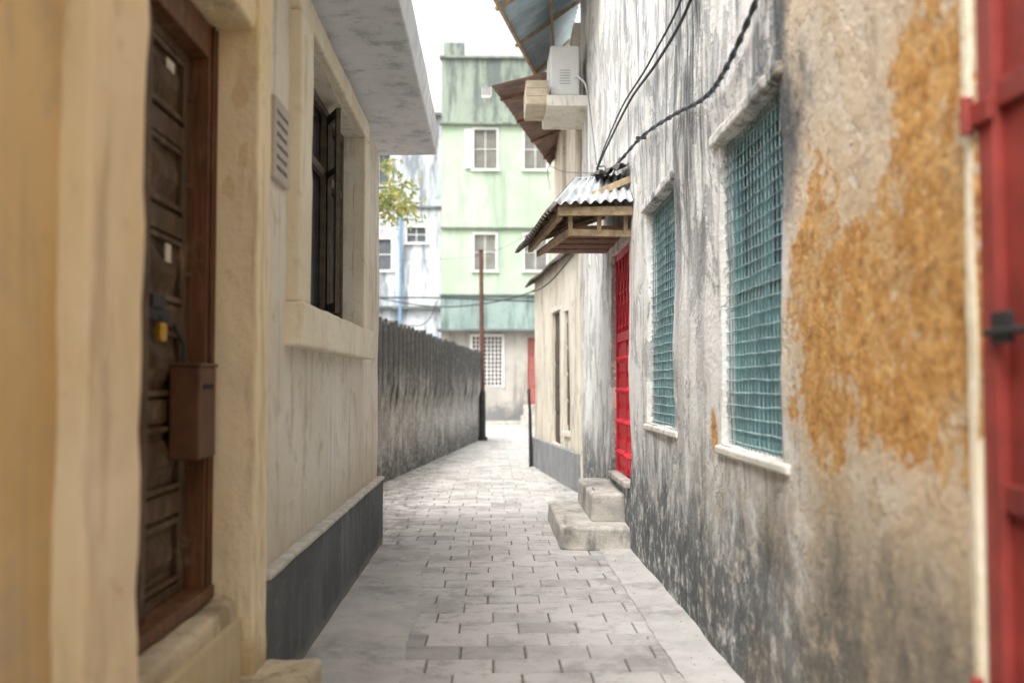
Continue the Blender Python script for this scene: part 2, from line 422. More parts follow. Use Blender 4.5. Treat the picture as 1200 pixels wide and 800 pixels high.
for k in range(420):
    y=random.uniform(4,20); side=random.random()
    x=(1.22-abs(random.gauss(0,0.10))) if side<0.6 else ((-0.97+abs(random.gauss(0,0.10))) if y<9.3 else random.uniform(-1,1))
    if y>13.5 and side<0.6: continue
    s=random.uniform(0.003,0.009); a=random.uniform(0,3)
    p=[Vector((x+s*math.cos(a+q*1.57)*random.uniform(.7,1.3),y+s*math.sin(a+q*1.57),0.004)) for q in range(4)]
    gr.hexa(p+[q*0.6+Vector((x,y,0))*0.4+Vector((0,0,0.01+s)) for q in p])
gr.obj('loose_grit',M_conc,street)

# ------------------------------------------------------------------ right: weathered house A
FA=Frame((1.27,0),(0,1),(1,0))
A=empty('weathered_house')
opsA=[(1.0,2.56,0.0,3.3,0.10),(4.30,5.50,1.16,2.84,0.16),(6.85,8.05,1.18,2.90,0.16),(9.09,10.42,0.60,2.84,0.08)]
facade('walls',FA,-3.0,13.8,-0.05,7.6,opsA,0.12,M_R,A,res=0.09,wobble=1.5)
mb=MB(); mb.box(1.72,6.5,-3,13.75,-0.05,7.55); mb.obj('building_body',M_cream,A)
mb=MB(); mb.box(1.30,1.7,-2.95,13.7,7.55,7.7); mb.obj('coping',M_cornice,A,bevel=0.02)
def win_right(u0,u1,z0,z1,tag):
    mb=MB()
    mb.fbox(FA,u0-0.10,u1+0.08,-0.022,0.05,z0-0.05,z0-0.002)
    o=mb.obj('window_sill'+tag,M_trimR,A,bevel=0.012,wobble=0.8); rough_up(o,0.012,0.15,3)
    mb=MB(); mb.fbox(FA,u0-0.05,u1+0.12,-0.03,0.05,z1+0.004,z1+0.07)
    o=mb.obj('window_hood'+tag,M_R,A,bevel=0.015,wobble=1); rough_up(o,0.02,0.12,4)
    mb=MB()
    f=0.055; D0,D1=0.085,0.13
    mb.fbox(FA,u0,u0+f,D0,D1,z0,z1); mb.fbox(FA,u1-f,u1,D0,D1,z0,z1)
    mb.fbox(FA,u0+f,u1-f,D0,D1,z0,z0+f); mb.fbox(FA,u0+f,u1-f,D0,D1,z1-f,z1)
    zm=z0+(z1-z0)*0.52
    mb.fbox(FA,u0+f,u1-f,D0+0.004,D1,zm-0.03,zm+0.03)
    um=(u0+u1)/2; mb.fbox(FA,um-0.03,um+0.03,D0+0.008,D1,z0+f,zm-0.03); mb.fbox(FA,um-0.02,um+0.02,D0+0.008,D1,zm+0.03,z1-f)
    for a,b in ((u0+f,um-0.03),(um+0.03,u1-f)):
        w_=(b-a)/4
        for k in range(4): mb.fbox(FA,a+k*w_+0.002,a+(k+1)*w_-0.002,0.112+0.003*(k%2),0.13,z0+f,zm-0.03)
    mb.obj('window_frame'+tag,M_teal,A,bevel=0.003)
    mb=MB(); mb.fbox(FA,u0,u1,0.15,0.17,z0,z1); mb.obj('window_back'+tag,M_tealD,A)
    mb=MB(); s=0.066; t=0.0036
    def bend(u,z): return 0.05+0.016*noise.noise(Vector((u*2.5,z*2.5,3)))
    u=u0+0.03
    while u<u1:
        n_=14; pts=[FA.pt(u+0.008*noise.noise(Vector((u*9,k*0.7,0))),bend(u,z0+(z1-z0)*k/n_),z0+(z1-z0)*k/n_) for k in range(n_+1)]; mb.tube(pts,t,4,False); u+=s
    z=z0+0.03
    while z<z1:
        n_=10; pts=[FA.pt(u0+(u1-u0)*k/n_,bend(u0+(u1-u0)*k/n_,z)-0.007,z+0.008*noise.noise(Vector((z*9,k*0.7,5)))) for k in range(n_+1)]; mb.tube(pts,t,4,False); z+=s
    mb.obj('window_mesh'+tag,M_wire,A)
win_right(4.30,5.50,1.16,2.84,''); win_right(6.85,8.05,1.18,2.90,'_b')

mb=MB(); u0,u1,z0,z1=9.09,10.42,0.60,2.84
mb.fbox(FA,u0,u0+0.06,0.045,0.09,z0,z1); mb.fbox(FA,u1-0.06,u1,0.045,0.09,z0,z1); mb.fbox(FA,u0+0.06,u1-0.06,0.045,0.09,z1-0.07,z1)
zm=1.98; mb.fbox(FA,u0+0.06,u1-0.06,0.05,0.09,zm-0.05,zm+0.04)
um=(u0+u1)/2; mb.fbox(FA,u0+0.06,u1-0.06,0.075,0.095,z0,zm-0.05); mb.fbox(FA,um-0.03,um+0.03,0.055,0.09,z0,zm-0.05)
for k in range(4):
    za=z0+0.08+k*0.315
    for a,b in ((u0+0.10,um-0.06),(um+0.06,u1-0.10)):
        mb.fbox(FA,a,b,0.062,0.076,za,za+0.25)
        for uu in (a+0.08,(a+b)/2,b-0.08):
            mb.tube([FA.pt(uu,0.062,za+0.125),FA.pt(uu,0.015,za+0.125)],[0.04,0.012],8)
n=15
for k in range(n):
    u=u0+0.08+(u1-u0-0.16)*k/(n-1); mb.fbox(FA,u-0.007,u+0.007,0.055,0.069,zm+0.04,z1-0.07)
for k in range(6):
    z=zm+0.1+k*0.115; mb.fbox(FA,u0+0.06,u1-0.06,0.0525,0.0545,z-0.01,z+0.01)
P=FA.pt
for k in range(5):
    a=u0+0.08+k*0.235; mb.beam(P(a,0.048,zm+0.05),P(a+0.235,0.048,z1-0.08),0.014); mb.beam(P(a+0.235,0.046,zm+0.05),P(a,0.046,z1-0.08),0.014)
mb.obj('red_door',M_red,A)
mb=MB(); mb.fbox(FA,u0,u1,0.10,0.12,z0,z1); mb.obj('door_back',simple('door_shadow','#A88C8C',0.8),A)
gate=empty('red_metal_gate')
mb=MB(); mb.fbox(FA,1.0,2.54,0.03,0.06,0.05,3.25)
for z in (0.06,1.18,2.2,3.15): mb.fbox(FA,1.04,2.5,0.012,0.034,z,z+0.07)
mb.fbox(FA,2.47,2.545,0.0,0.032,0.05,3.25); mb.fbox(FA,1.72,1.78,0.010,0.034,0.05,3.25)
mb.obj('leaf',M_redD,gate,bevel=0.004)
mb=MB()
for z in (0.7,2.2): 
    mb.tube([FA.pt(2.555,-0.025,z-0.05),FA.pt(2.555,-0.025,z+0.05)],0.016,10); mb.fbox(FA,2.46,2.55,-0.016,0.0,z-0.03,z+0.03)
mb.obj('hinges',M_redD,gate,bevel=0.003)
mb=MB(); mb.fbox(FA,2.38,2.47,-0.016,0.0,1.60,1.68); mb.tube([FA.pt(2.1,-0.014,1.63),FA.pt(2.5,-0.014,1.63)],0.010,8); mb.fbox(FA,2.16,2.2,-0.016,0.0,1.605,1.655); mb.obj('bolt',M_iron,gate,bevel=0.003)
mb=MB(); mb.fbox(FA,2.563,2.61,-0.010,0.05,-0.02,3.4); o=mb.obj('gate_jamb',M_trim,A,bevel=0.008,wobble=0.7); rough_up(o,0.014,0.1,5)

# steps
st=empty('concrete_steps')
def rounded_step(x0,x1,y0,y1,z0,z1,rad,name,mat,par):
    arcs=[]
    for (cx,cy,a0) in ((x0+rad,y0+rad,180),(x0+rad,y1-rad,90)):
        arc=[]
        for k in range(7):
            a=math.radians(a0+90*k/6); arc.append((cx+rad*math.cos(a),cy+rad*math.sin(a)))
        arcs.append(arc)
    loop=[(x1,y0)]+arcs[0][::-1]+arcs[1][::-1]+[(x1,y1)]
    mb=MB(); n=len(loop)
    lo=[(p[0],p[1],z0) for p in loop]; hi=[(p[0],p[1],z1) for p in loop]
    mb.v=lo+hi; mb.f=[tuple(range(n)),tuple(range(n,2*n))]
    for k in range(n): mb.f.append((k,(k+1)%n,n+(k+1)%n,n+k))
    o=mb.obj(name,mat,par,bevel=0.03,bseg=3,wobble=0.8)
    rough_up(o,0.03,0.16,3); return o
rounded_step(0.64,1.30,9.05,11.2,-0.02,0.205,0.12,'lower_step',M_conc,st)
rounded_step(0.96,1.31,9.42,11.05,0.19,0.465,0.05,'upper_step',M_conc,st)
mb=MB(); mb.fbox(FA,9.1,10.41,-0.05,0.05,0.55,0.605); mb.obj('threshold',M_conc,st,bevel=0.01)

# porch canopy
cp=empty('tin_porch_canopy')
NL=(0.55,8.75,3.10); NR=(1.26,8.75,3.13); TN=(1.26,9.25,3.46); TL=(0.80,9.25,3.43)
FL=(0.32,11.1,3.05); TF=(1.26,11.1,3.52); TF2=(0.85,10.9,3.44)
mb=MB(); corrugated(NL,NR,TN,TL,8,0.018,4,mb,0.02); mb.obj('near_slope',M_tin,cp,solid=0.004,smooth=True)
mb=MB(); corrugated((0.53,8.74,3.04),(0.28,11.1,2.96),TF2,TL,18,0.020,4,mb,0.03); mb.obj('alley_slope',M_tinD,cp,solid=0.004,smooth=True)
mb=MB(); corrugated(TL,TF2,TF,TN,16,0.015,2,mb,0.01); mb.obj('top_slope',M_tin,cp,solid=0.004,smooth=True)
mb=MB()
mb.beam((0.60,8.84,3.04),(1.27,8.84,3.05),0.05,0.08); mb.beam((0.62,8.86,3.02),(0.44,11.0,3.0),0.05,0.08)
mb.beam((0.70,8.95,2.87),(1.27,8.95,2.86),0.04,0.06)
for xx in (0.72,0.98,1.22): mb.beam((xx,8.94,2.86),(xx,8.94,3.03),0.04)
for k in range(6):
    t=k/5; mb.beam((0.58-0.16*t,8.95+2.0*t,3.06),(1.27,8.95+2.0*t,3.36),0.045,0.06)
mb.beam((0.72,8.97,2.88),(0.52,10.9,2.93),0.04,0.06)
mb.obj('timber_frame',M_timber,cp,bevel=0.004)
mb=MB()
for k in range(5):
    a=8.99+k*0.38; mb.hexa([(0.70-.04*k,a,2.925),(1.27,a,2.925),(1.27,a+.34,2.93),(0.66-.04*k,a+.34,2.93),(0.70-.04*k,a,2.94),(1.27,a,2.94),(1.27,a+.34,2.945),(0.66-.04*k,a+.34,2.945)])
mb.obj('ceiling_board',M_timberD,cp)
mb=MB(); corrugated((0.98,8.93,3.40),(1.25,8.88,3.50),(1.25,9.6,3.6),(0.95,9.6,3.5),3,0.02,3,mb,0.04); mb.obj('ridge_cap',M_tinD,cp,solid=0.004)

def cable(name,pts,r,mat,parent=None,seg=10):
    P=[Vector(p) for p in pts]; out=[]
    for i in range(len(P)-1):
        p0=P[max(i-1,0)];p1=P[i];p2=P[i+1];p3=P[min(i+2,len(P)-1)]
        for k in range(seg):
            t=k/seg
            out.append(0.5*((2*p1)+(-p0+p2)*t+(2*p0-5*p1+4*p2-p3)*t*t+(-p0+3*p1-3*p2+p3)*t**3))
    out.append(P[-1]); mb=MB(); mb.tube(out,r,8); o=mb.obj(name,mat,parent,smooth=True); return o,out
cb=empty('electric_cables')
main=[(1.22,4.1,3.40),(1.22,4.55,3.24),(1.22,5.1,3.13),(1.22,5.6,3.13),(1.22,6.6,3.30),(1.22,8.0,3.50),(1.21,9.6,3.62),(1.19,10.9,3.80),(1.2,11.6,3.95)]
_,path=cable('bundle_core',main,0.010,M_cable,cb,seg=16)
for q in range(2):
    mb=MB(); mb.tube([p+Vector((math.cos(k*0.8+q*3.1)*0.012,0,math.sin(k*0.8+q*3.1)*0.012)) for k,p in enumerate(path)],0.006,6); mb.obj('bundle_wrap_%d'%q,M_cableG,cb,smooth=True)
cable('upper_line',[(1.22,4.8,4.6),(1.22,5.6,4.0),(1.22,6.1,3.83),(1.22,7.2,3.86),(1.22,8.6,3.98),(1.2,10.2,3.95),(1.18,10.95,3.88)],0.011,M_cable,cb)
cable('upper_line_b',[(1.22,5.0,4.7),(1.21,5.9,4.0),(1.21,7.4,3.95),(1.21,9.0,4.05),(1.2,10.3,4.0),(1.18,10.98,3.9)],0.008,M_cable,cb)
cable('drop_line',[(1.2,10.95,3.88),(1.15,10.7,3.72),(1.22,10.2,3.6),(1.22,9.3,3.63)],0.009,M_cable,cb)
cable('loop_line',[(1.2,10.95,3.88),(1.12,10.9,3.7),(1.16,10.6,3.62),(1.22,10.5,3.8),(1.2,10.9,3.9)],0.009,M_cableG,cb)
cable('sag_line',[(1.18,11.0,3.85),(1.0,13.5,4.4),(0.9,15.5,4.9),(1.1,18.3,5.1)],0.006,M_cableG,cb)
cable('service_line',[(1.18,11.0,3.95),(1.22,12.2,5.0),(1.24,12.9,5.6)],0.007,M_cableG,cb)
for i,(yy,zz) in enumerate(((8.0,3.5),(10.9,3.82))):
    mb=MB(); mb.beam((1.29,yy,zz),(1.18,yy,zz),0.02); mb.obj('bracket_%d'%i,M_iron,cb)

# AC unit + ledge
ac=empty('air_conditioner')
mb=MB(); mb.box(0.78,1.16,12.85,13.65,5.27,5.93); mb.obj('casing',M_acw,ac,bevel=0.02)
mb=MB(); 
for k in range(7):
    r=0.04+k*0.032; mb.tube([(0.765,13.18+r*math.cos(a*math.pi/12),5.6+r*math.sin(a*math.pi/12)) for a in range(25)],0.004,5,False)
for a in range(8):
    t=a*math.pi/8; mb.beam((0.765,13.18-0.24*math.cos(t),5.6-0.24*math.sin(t)),(0.765,13.18+0.24*math.cos(t),5.6+0.24*math.sin(t)),0.006)
mb.obj('fan_guard',M_acw,ac)
mb=MB()
for k in range(6): mb.box(0.90,1.04,12.846,12.852,5.42+k*0.035,5.428+k*0.035)
mb.obj('side_slots',M_shut,ac)
mb=MB(); mb.box(0.72,1.29,12.6,13.8,5.06,5.20); o=mb.obj('ledge',M_trimR,ac,bevel=0.01); rough_up(o,0.02,0.2,3)
mb=MB(); mb.box(0.78,0.84,12.9,13.6,5.2,5.27); mb.box(1.08,1.14,12.9,13.6,5.2,5.27); mb.obj('brackets',M_iron,ac)
mb=MB(); mb.box(0.46,0.74,12.7,13.5,5.10,5.42)
for k in range(4): mb.box(0.452,0.462,12.72+k*0.2,12.86+k*0.2,5.11,5.41)
for k in range(3): mb.box(0.455,0.735,12.692,12.702,5.11+k*0.105,5.195+k*0.105)
mb.obj('timber_crate',M_timberP,ac,bevel=0.008)
cable('ac_hose',[(1.1,12.84,5.5),(1.15,12.7,5.45),(1.24,12.6,5.2),(1.25,12.5,4.2),(1.25,12.45,3.0)],0.012,M_acw,ac)

# blue-grey tin eave
ev=empty('tin_roof_eave')
mb=MB(); E0=(-0.15,11,6.13);E1=(0.70,15.2,6.2);E2=(1.27,16,7.0);E3=(1.27,11,7.0)
corrugated(E0,E1,E2,E3,26,0.02,4,mb,0.02); mb.obj('sheets',M_tinB,ev,solid=0.004,smooth=True)
mb=MB()
for k in range(3):
    t=(k+0.75)/3; a=Vector(E0).lerp(Vector(E1),t); b=Vector(E3).lerp(Vector(E2),t); mb.beam(a+Vector((0,0,-0.05)),b+Vector((0,0,-0.05)),0.04,0.05)
mb.beam(Vector(E0)+Vector((0.06,0,-0.05)),Vector(E1)+Vector((0.06,0,-0.05)),0.035,0.04)
a=Vector(E0).lerp(Vector(E3),.55);b=Vector(E1).lerp(Vector(E2),.55); mb.beam(a+Vector((0,0,-0.10)),b+Vector((0,0,-0.10)),0.04,0.05)
mb.obj('rafters',M_timber,ev)

# ------------------------------------------------------------------ house B (cream, lower)
B=empty('cream_house')
dB=Vector((0.82-1.25,18.4-13.83,0)); FB=Frame((1.25,13.83),(dB.x,dB.y),(1,0.0)); FB.n=Vector((dB.y,-dB.x,0)).normalized()
LB=dB.length
facade('walls',FB,0.02,LB,-0.05,3.45,[(0.9,1.35,0.8,2.6),(1.75,2.5,0.55,2.65)],0.10,M_cream,B,res=0.15,wobble=1.6)
mb=MB(); mb.fbox(FB,0.05,LB+0.04,-0.06,0.08,-0.02,0.54); mb.obj('plinth',M_creamP,B,bevel=0.02,wobble=1)
mb=MB(); mb.fbox(FB,1.76,2.49,0.05,0.09,0.56,2.64); mb.fbox(FB,0.9,1.35,0.06,0.1,0.8,2.6); mb.obj('shutters',M_frG,B)
mb=MB()
for a,b,z_,y_ in ((1.8,2.1,0.65,2.55),(2.15,2.45,0.65,2.55),(0.95,1.1,0.88,2.5),(1.15,1.3,0.88,2.5)):
    k=z_
    while k<y_-0.3: mb.fbox(FB,a,b,0.035,0.055,k,k+0.35); k+=0.4
mb.obj('shutter_panels',M_frG,B,bevel=0.01)
mb=MB(); mb.fbox(FB,1.66,2.58,-0.02,0.03,2.66,2.74); mb.fbox(FB,0.84,1.41,-0.04,0.03,0.73,0.79); mb.obj('trims',M_trimR,B,wobble=1)
mb=MB(); mb.box(1.72,6.5,13.85,19,-0.05,6.6); mb.box(1.28,1.7,16.5,18.35,0,3.4); mb.obj('building_body',M_cream,B)
mb=MB(); corrugated(FB.pt(-0.0,-0.16,3.42),FB.pt(LB+0.2,-0.16,3.30),(1.3,19,3.75),(1.3,13.9,3.75),30,0.02,3,mb,0.06); mb.obj('low_roof',M_tinD,B,solid=0.004)
FB2=Frame((1.18,13.84),(0,1),(1,0))
facade('upper_walls',FB2,0,5.1,3.5,6.6,[(1.6,2.4,4.5,5.7)],0.12,M_cream,B,res=0.2)
mb=MB(); mb.fbox(FB2,1.6,2.4,0.08,0.12,4.5,5.7); mb.obj('upper_shutter',M_shut,B)
mb=MB(); corrugated((0.0,14.0,5.74),(1.10,18.2,5.52),(1.22,18.4,5.75),(1.22,14.0,6.05),24,0.022,4,mb,0.05); mb.obj('rust_awning',M_tinR,B,solid=0.004)
mb=MB()
for k in range(4):
    t=(k+0.4)/4; mb.beam(Vector((0.03,14.05,5.69)).lerp(Vector((1.1,18.2,5.47)),t),Vector((1.22,14.05+4.2*t,5.98-0.3*t)),0.035,0.04)
mb.obj('awning_battens',M_timberD,B)
cable('eave_wire',[FB.pt(0,-0.1,3.3),FB.pt(1.5,-0.15,3.12),FB.pt(3,-0.15,3.1),FB.pt(LB,-0.1,3.2)],0.012,M_cable,B)

# ------------------------------------------------------------------ left: yellow / beige house C
FC=Frame((-1.07,0),(0,1),(-1,0))
C=empty('limewashed_house')
facade('walls',FC,-3.0,9.46,-0.05,3.74,[(2.87,4.38,0.50,3.06,0.26),(5.55,8.02,1.94,3.50,0.17)],0.2,M_L,C,res=0.11,wobble=1.1)
mb=MB(); mb.box(-6.5,-1.5,-3,9.4,-0.05,3.72); mb.obj('building_body',M_cream,C)
mb=MB(); mb.fbox(FC,2.48,2.873,-0.075,0.26,-0.04,3.71); mb.fbox(FC,4.370,4.61,-0.05,0.262,-0.04,3.71); mb.fbox(FC,2.90,4.36,-0.03,0.2,3.066,3.2)
o=mb.obj('pilasters',M_pil,C,bevel=0.015); rough_up(o,0.025,0.2,5)
mb=MB(); mb.fbox(FC,4.615,9.49,-0.055,0.1,-0.04,0.60); mb.fbox(FC,9.4,9.50,-0.05,2.0,-0.04,0.6); o=mb.obj('plinth',M_plinth,C,bevel=0.012); rough_up(o,0.015,0.3,5)
mb=MB(); mb.fbox(FC,4.615,9.50,-0.066,0.1,0.604,0.632); o=mb.obj('plinth_lip',M_lip,C,bevel=0.008,wobble=0.5); rough_up(o,0.014,0.15,5)
mb=MB()
mb.hexa([(-1.4,-3,3.72),(-0.53,-3,3.72),(-0.53,9.62,3.72),(-1.4,9.62,3.72),(-1.4,-3,3.98),(-0.50,-3,3.93),(-0.50,9.64,3.93),(-1.4,9.64,3.98)]); o=mb.obj('eave_slab',M_soffit,C,bevel=0.012); rough_up(o,0.02,0.5,5)
mb=MB(); mb.box(-6.6,-1.401,-3.05,9.62,3.725,4.05); mb.obj('roof_slab',M_roofc,C)
mb=MB()
mb.fbox(FC,5.24,5.553,-0.07,0.05,1.935,3.50); mb.fbox(FC,8.018,8.28,-0.055,0.05,1.935,3.50); mb.fbox(FC,5.24,8.28,-0.062,0.05,3.503,3.66)
mb.fbox(FC,5.18,8.34,-0.10,0.10,1.70,1.932)
o=mb.obj('window_surround',M_trim,C,bevel=0.014,wobble=0.7); rough_up(o,0.016,0.2,4)
mb=MB(); D0,D1=0.12,0.16
for a,b in ((5.55,5.62),(6.35,6.42),(7.15,7.22),(7.95,8.02)): mb.fbox(FC,a,b,D0,D1,1.94,3.5)
for a,b in ((1.94,2.0),(2.98,3.04),(3.44,3.5)): mb.fbox(FC,5.62,7.95,D0+0.003,D1,a,b)
mb.obj('window_frame',M_frG,C,bevel=0.004)
mb=MB(); a=Vector(FC.pt(7.2,0.11,0)); b=Vector(FC.pt(6.95,-0.0,0))
def cas(z0,z1,t0,t1,w): 
    p=a.lerp(b,t0); q=a.lerp(b,t1); mb.beam(p+Vector((0,0,(z0+z1)/2)),q+Vector((0,0,(z0+z1)/2)),w,z1-z0)
cas(2.0,3.44,0,0.16,0.03); cas(2.0,3.44,0.84,1,0.03); cas(2.0,2.07,0.16,0.84,0.028); cas(3.37,3.44,0.16,0.84,0.028); cas(2.98,3.03,0.16,0.84,0.028)
mb.obj('open_casement',M_frG,C)
mb=MB(); mb.fbox(FC,5.55,8.02,0.165,0.175,1.94,3.5); mb.obj('window_glass',M_glass,C)
mb=MB(); 
mb.fbox(FC,2.89,3.0,0.14,0.26,0.60,3.05); mb.fbox(FC,4.26,4.366,0.14,0.26,0.60,3.05); mb.fbox(FC,3.0,4.26,0.142,0.26,2.9,3.05)
mb.fbox(FC,4.285,4.30,0.125,0.14,0.6,3.05); mb.fbox(FC,4.33,4.345,0.125,0.14,0.6,3.05)
mb.fbox(FC,2.89,4.366,0.12,0.27,0.585,0.64)
mb.obj('door_frame',M_frameW,C,bevel=0.006)
mb=MB()
for a,b in ((3.0,3.615),(3.63,4.26)):
    mb.fbox(FC,a,b,0.235,0.265,0.64,2.9)
    ph=(2.9-0.64)/6
    for k in range(7):
        z=0.64+k*ph; mb.fbox(FC,a,b,0.218,0.236,max(0.64,z-0.045),min(2.9,z+0.045))
    for u in (a,b-0.09): mb.fbox(FC,u,u+0.09,0.215,0.236,0.64,2.9)
    for k in range(6):
        za=0.64+k*ph+0.06; zb=0.64+(k+1)*ph-0.06; ua=a+0.105; ub=b-0.105
        for q in ((ua,ub,za,za+0.022),(ua,ub,zb-0.022,zb),(ua,ua+0.022,za+0.022,zb-0.022),(ub-0.022,ub,za+0.022,zb-0.022)):
            mb.fbox(FC,q[0],q[1],0.21,0.236,q[2],q[3])
        P=FC.pt; e=0.045
        mb.hexa([P(ua+e,0.236,za+e),P(ub-e,0.236,za+e),P(ub-e,0.236,zb-e),P(ua+e,0.236,zb-e),P(ua+e+.06,0.205,za+e+.06),P(ub-e-.06,0.205,za+e+.06),P(ub-e-.06,0.205,zb-e-.06),P(ua+e+.06,0.205,zb-e-.06)])
        for uu in (a+0.045,b-0.045): mb.tube([P(uu,0.215,(za+zb)/2),P(uu,0.195,(za+zb)/2)],[0.022,0.008],8)
mb.fbox(FC,3.60,3.665,0.18,0.214,0.64,2.9)
mb.obj('carved_door',M_doorW,C,bevel=0.004)
mb=MB(); mb.fbox(FC,3.90,3.96,0.198,0.204,1.98,2.05); mb.fbox(FC,3.88,3.97,0.198,0.204,2.74,2.78); mb.obj('door_notice',M_paper,C)
mb=MB(); mb.tube([FC.pt(4.02,0.2,1.45),FC.pt(4.02,0.16,1.52),FC.pt(4.02,0.16,1.66),FC.pt(4.02,0.2,1.74)],0.010,8)
mb.fbox(FC,3.68,3.95,0.195,0.21,1.74,1.79); mb.fbox(FC,3.72,3.86,0.185,0.195,1.79,1.84); mb.obj('door_hasp',M_iron,C)
pl=empty('brass_padlock'); mb=MB(); mb.fbox(FC,3.74,3.80,0.155,0.19,1.66,1.73); mb.obj('body',M_brass,pl,bevel=0.008)
mb=MB(); mb.tube([FC.pt(3.75+0.02*(1-math.cos(a*math.pi/8)),0.172,1.73+0.03*math.sin(a*math.pi/8)) for a in range(9)],0.005,6); mb.obj('shackle',M_iron,pl)
lb=empty('wooden_letter_box'); mb=MB(); mb.fbox(FC,3.98,4.22,0.085,0.205,1.20,1.57); mb.fbox(FC,3.97,4.23,0.078,0.208,1.57,1.585)
mb.obj('box',M_boxW,lb,bevel=0.008)
mb=MB(); mb.fbox(FC,4.03,4.17,0.082,0.086,1.48,1.5); mb.obj('slot',M_dark,lb)
ls=empty('door_step')
mb=MB(); mb.fbox(FC,2.88,4.366,0.03,0.25,-0.02,0.575); o=mb.obj('sill_block',M_concL,ls,bevel=0.03,wobble=0.8,bseg=3); rough_up(o,0.03,0.15,4)
mb=MB(); mb.box(-1.12,-0.78,3.3,4.66,-0.02,0.25); o=mb.obj('step_block',M_concL,ls,bevel=0.03,bseg=3,wobble=0.8); rough_up(o,0.03,0.15,4)
mb=MB(); mb.box(-0.777,-0.42,3.2,4.78,-0.02,0.085); o=mb.obj('kerb_slab',M_strip,ls,bevel=0.02,wobble=0.8); rough_up(o,0.02,0.15,4)
pq=empty('wall_plaque'); mb=MB(); mb.fbox(FC,4.78,5.14,-0.030,0.006,2.50,2.90); mb.obj('plate',M_plq,pq,bevel=0.006)
mb=MB()
for k in range(6): 
    u=4.82
    while u<5.06:
        w=random.uniform(0.01,0.03); mb.fbox(FC,u,min(u+w,5.1),-0.032,-0.029,2.545+k*0.055,2.562+k*0.055+random.uniform(0,.008)); u+=w+0.010
mb.obj('lettering',M_plqT,pq)

# ------------------------------------------------------------------ garden wall
gp0=Vector((-2.20,10.3,0)); gp1=Vector((-0.28,26.9,0)); dg=(gp1-gp0); LG=dg.length; dg.normalize(); ng=Vector((-dg.y,dg.x,0))
mb=MB(); pitch=0.36
def prof(u): return abs(math.sin(math.pi*u/pitch))**0.4
def gw(side):
    def fn(a,b):
        u=a*LG; t=prof(u); kk=int(u/pitch)
        top=2.42-0.012*u+0.13*t+0.07*noise.noise(Vector((kk*3.7,0,0)))
        z=-0.05+(top+0.05)*b
        amp=0.07*min(1,max(0,(z-1.1+0.3*noise.noise(Vector((kk*5.1,2,0))))/0.3))
        d=(-amp*t) if side==0 else 0.22
        j=noise.noise(Vector((u*0.8,0,side)))*0.02+noise.noise(Vector((u*9,z*7,side)))*0.003
        return gp0+dg*u+ng*(d+j)+Vector((0,0,z))
    return fn
NU=int(LG/pitch)*14; NV=22
mb.grid(gw(0),NU,NV)
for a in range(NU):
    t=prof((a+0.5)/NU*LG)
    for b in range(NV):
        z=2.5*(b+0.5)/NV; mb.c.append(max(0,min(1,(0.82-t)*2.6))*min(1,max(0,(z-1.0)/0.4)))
mb.grid(gw(1),NU,4); mb.c+= [0]*(NU*4)
b0=(NU+1)*(NV+1)
for k in range(NU):
    mb.f.append((k*(NV+1)+NV,(k+1)*(NV+1)+NV,b0+(k+1)*5+4,b0+k*5+4)); mb.c.append(0.3)
for s_ in (0,NU):
    mb.quad(gw(0)(s_/NU,0),gw(0)(s_/NU,1),gw(1)(s_/NU,1),gw(1)(s_/NU,0)); mb.c.append(0)
GW=empty('garden_wall'); mb.obj('ribbed_wall',M_G,GW,smooth=False)

# ------------------------------------------------------------------ pole
pole=empty('utility_pole')
mb=MB(); mb.tube([(-0.22,26.6,1.3),(-0.24,26.6,3.2),(-0.26,26.6,5.05)],[0.065,0.06,0.055],12); mb.obj('shaft',M_rust,pole,smooth=True)
mb=MB(); mb.tube([(-0.21,26.6,-0.03),(-0.22,26.6,1.32)],0.085,12); mb.tube([(-0.21,26.6,-0.03),(-0.21,26.6,0.1)],0.13,12); mb.tube([(-0.26,26.6,5.04),(-0.26,26.6,5.09)],0.065,12); mb.obj('sleeve',M_iron,pole,smooth=True)
bo=empty('iron_bollard'); mb=MB(); mb.tube([(0.735,18.2,-0.03),(0.72,18.2,1.0),(0.70,18.2,1.35)],[0.036,0.03,0.022],10); mb.tube([(0.70,18.2,1.35),(0.70,18.2,1.42)],[0.04,0.02],10); mb.obj('post',M_iron,bo,smooth=True)

# ------------------------------------------------------------------ green building
G=empty('green_apartment_building'); FG=Frame((0,36.5),(1,0),(0,1))
wins=[(-0.62,0.22,9.45,10.9),(1.25,2.05,9.45,10.9),(3.1,3.9,9.45,10.9),(-0.60,0.18,5.7,7.0),(1.25,2.05,5.7,7.0),(3.1,3.9,5.7,7.0)]
facade('upper_walls',FG,-1.81,7,3.5,11.1,wins,0.15,M_green,G,res=0.4,wobble=1)
facade('parapet_walls',FG,-1.82,7,11.105,13.55,[(-0.35,0.0,12.1,12.5)],0.2,M_greenT,G,res=0.4,wobble=1)
facade('ground_storey',FG,-1.80,7,-0.05,3.495,[(-0.68,0.42,1.45,3.25),(1.35,2.3,0.75,3.2)],0.2,M_ground_fl,G,res=0.3,wobble=1)
mb=MB(); mb.box(-1.7,7,36.95,44,0,13.5); mb.obj('building_body',M_greenT,G)
mb=MB(); mb.fbox(FG,-1.9,7,-0.16,0.1,11.06,11.15); mb.fbox(FG,-1.86,7,-0.12,0.1,7.2,7.28); mb.fbox(FG,-1.9,7,-0.1,0.3,13.55,13.65); mb.obj('cornices',M_cornice,G,bevel=0.02,wobble=1.5)
mb=MB(); mb.fbox(FG,-1.95,7,-0.45,0.1,3.42,3.52); mb.fbox(FG,-1.86,7,-0.12,0.1,4.72,4.80); mb.obj('lower_ledge',M_cornD,G,bevel=0.02,wobble=1.5)
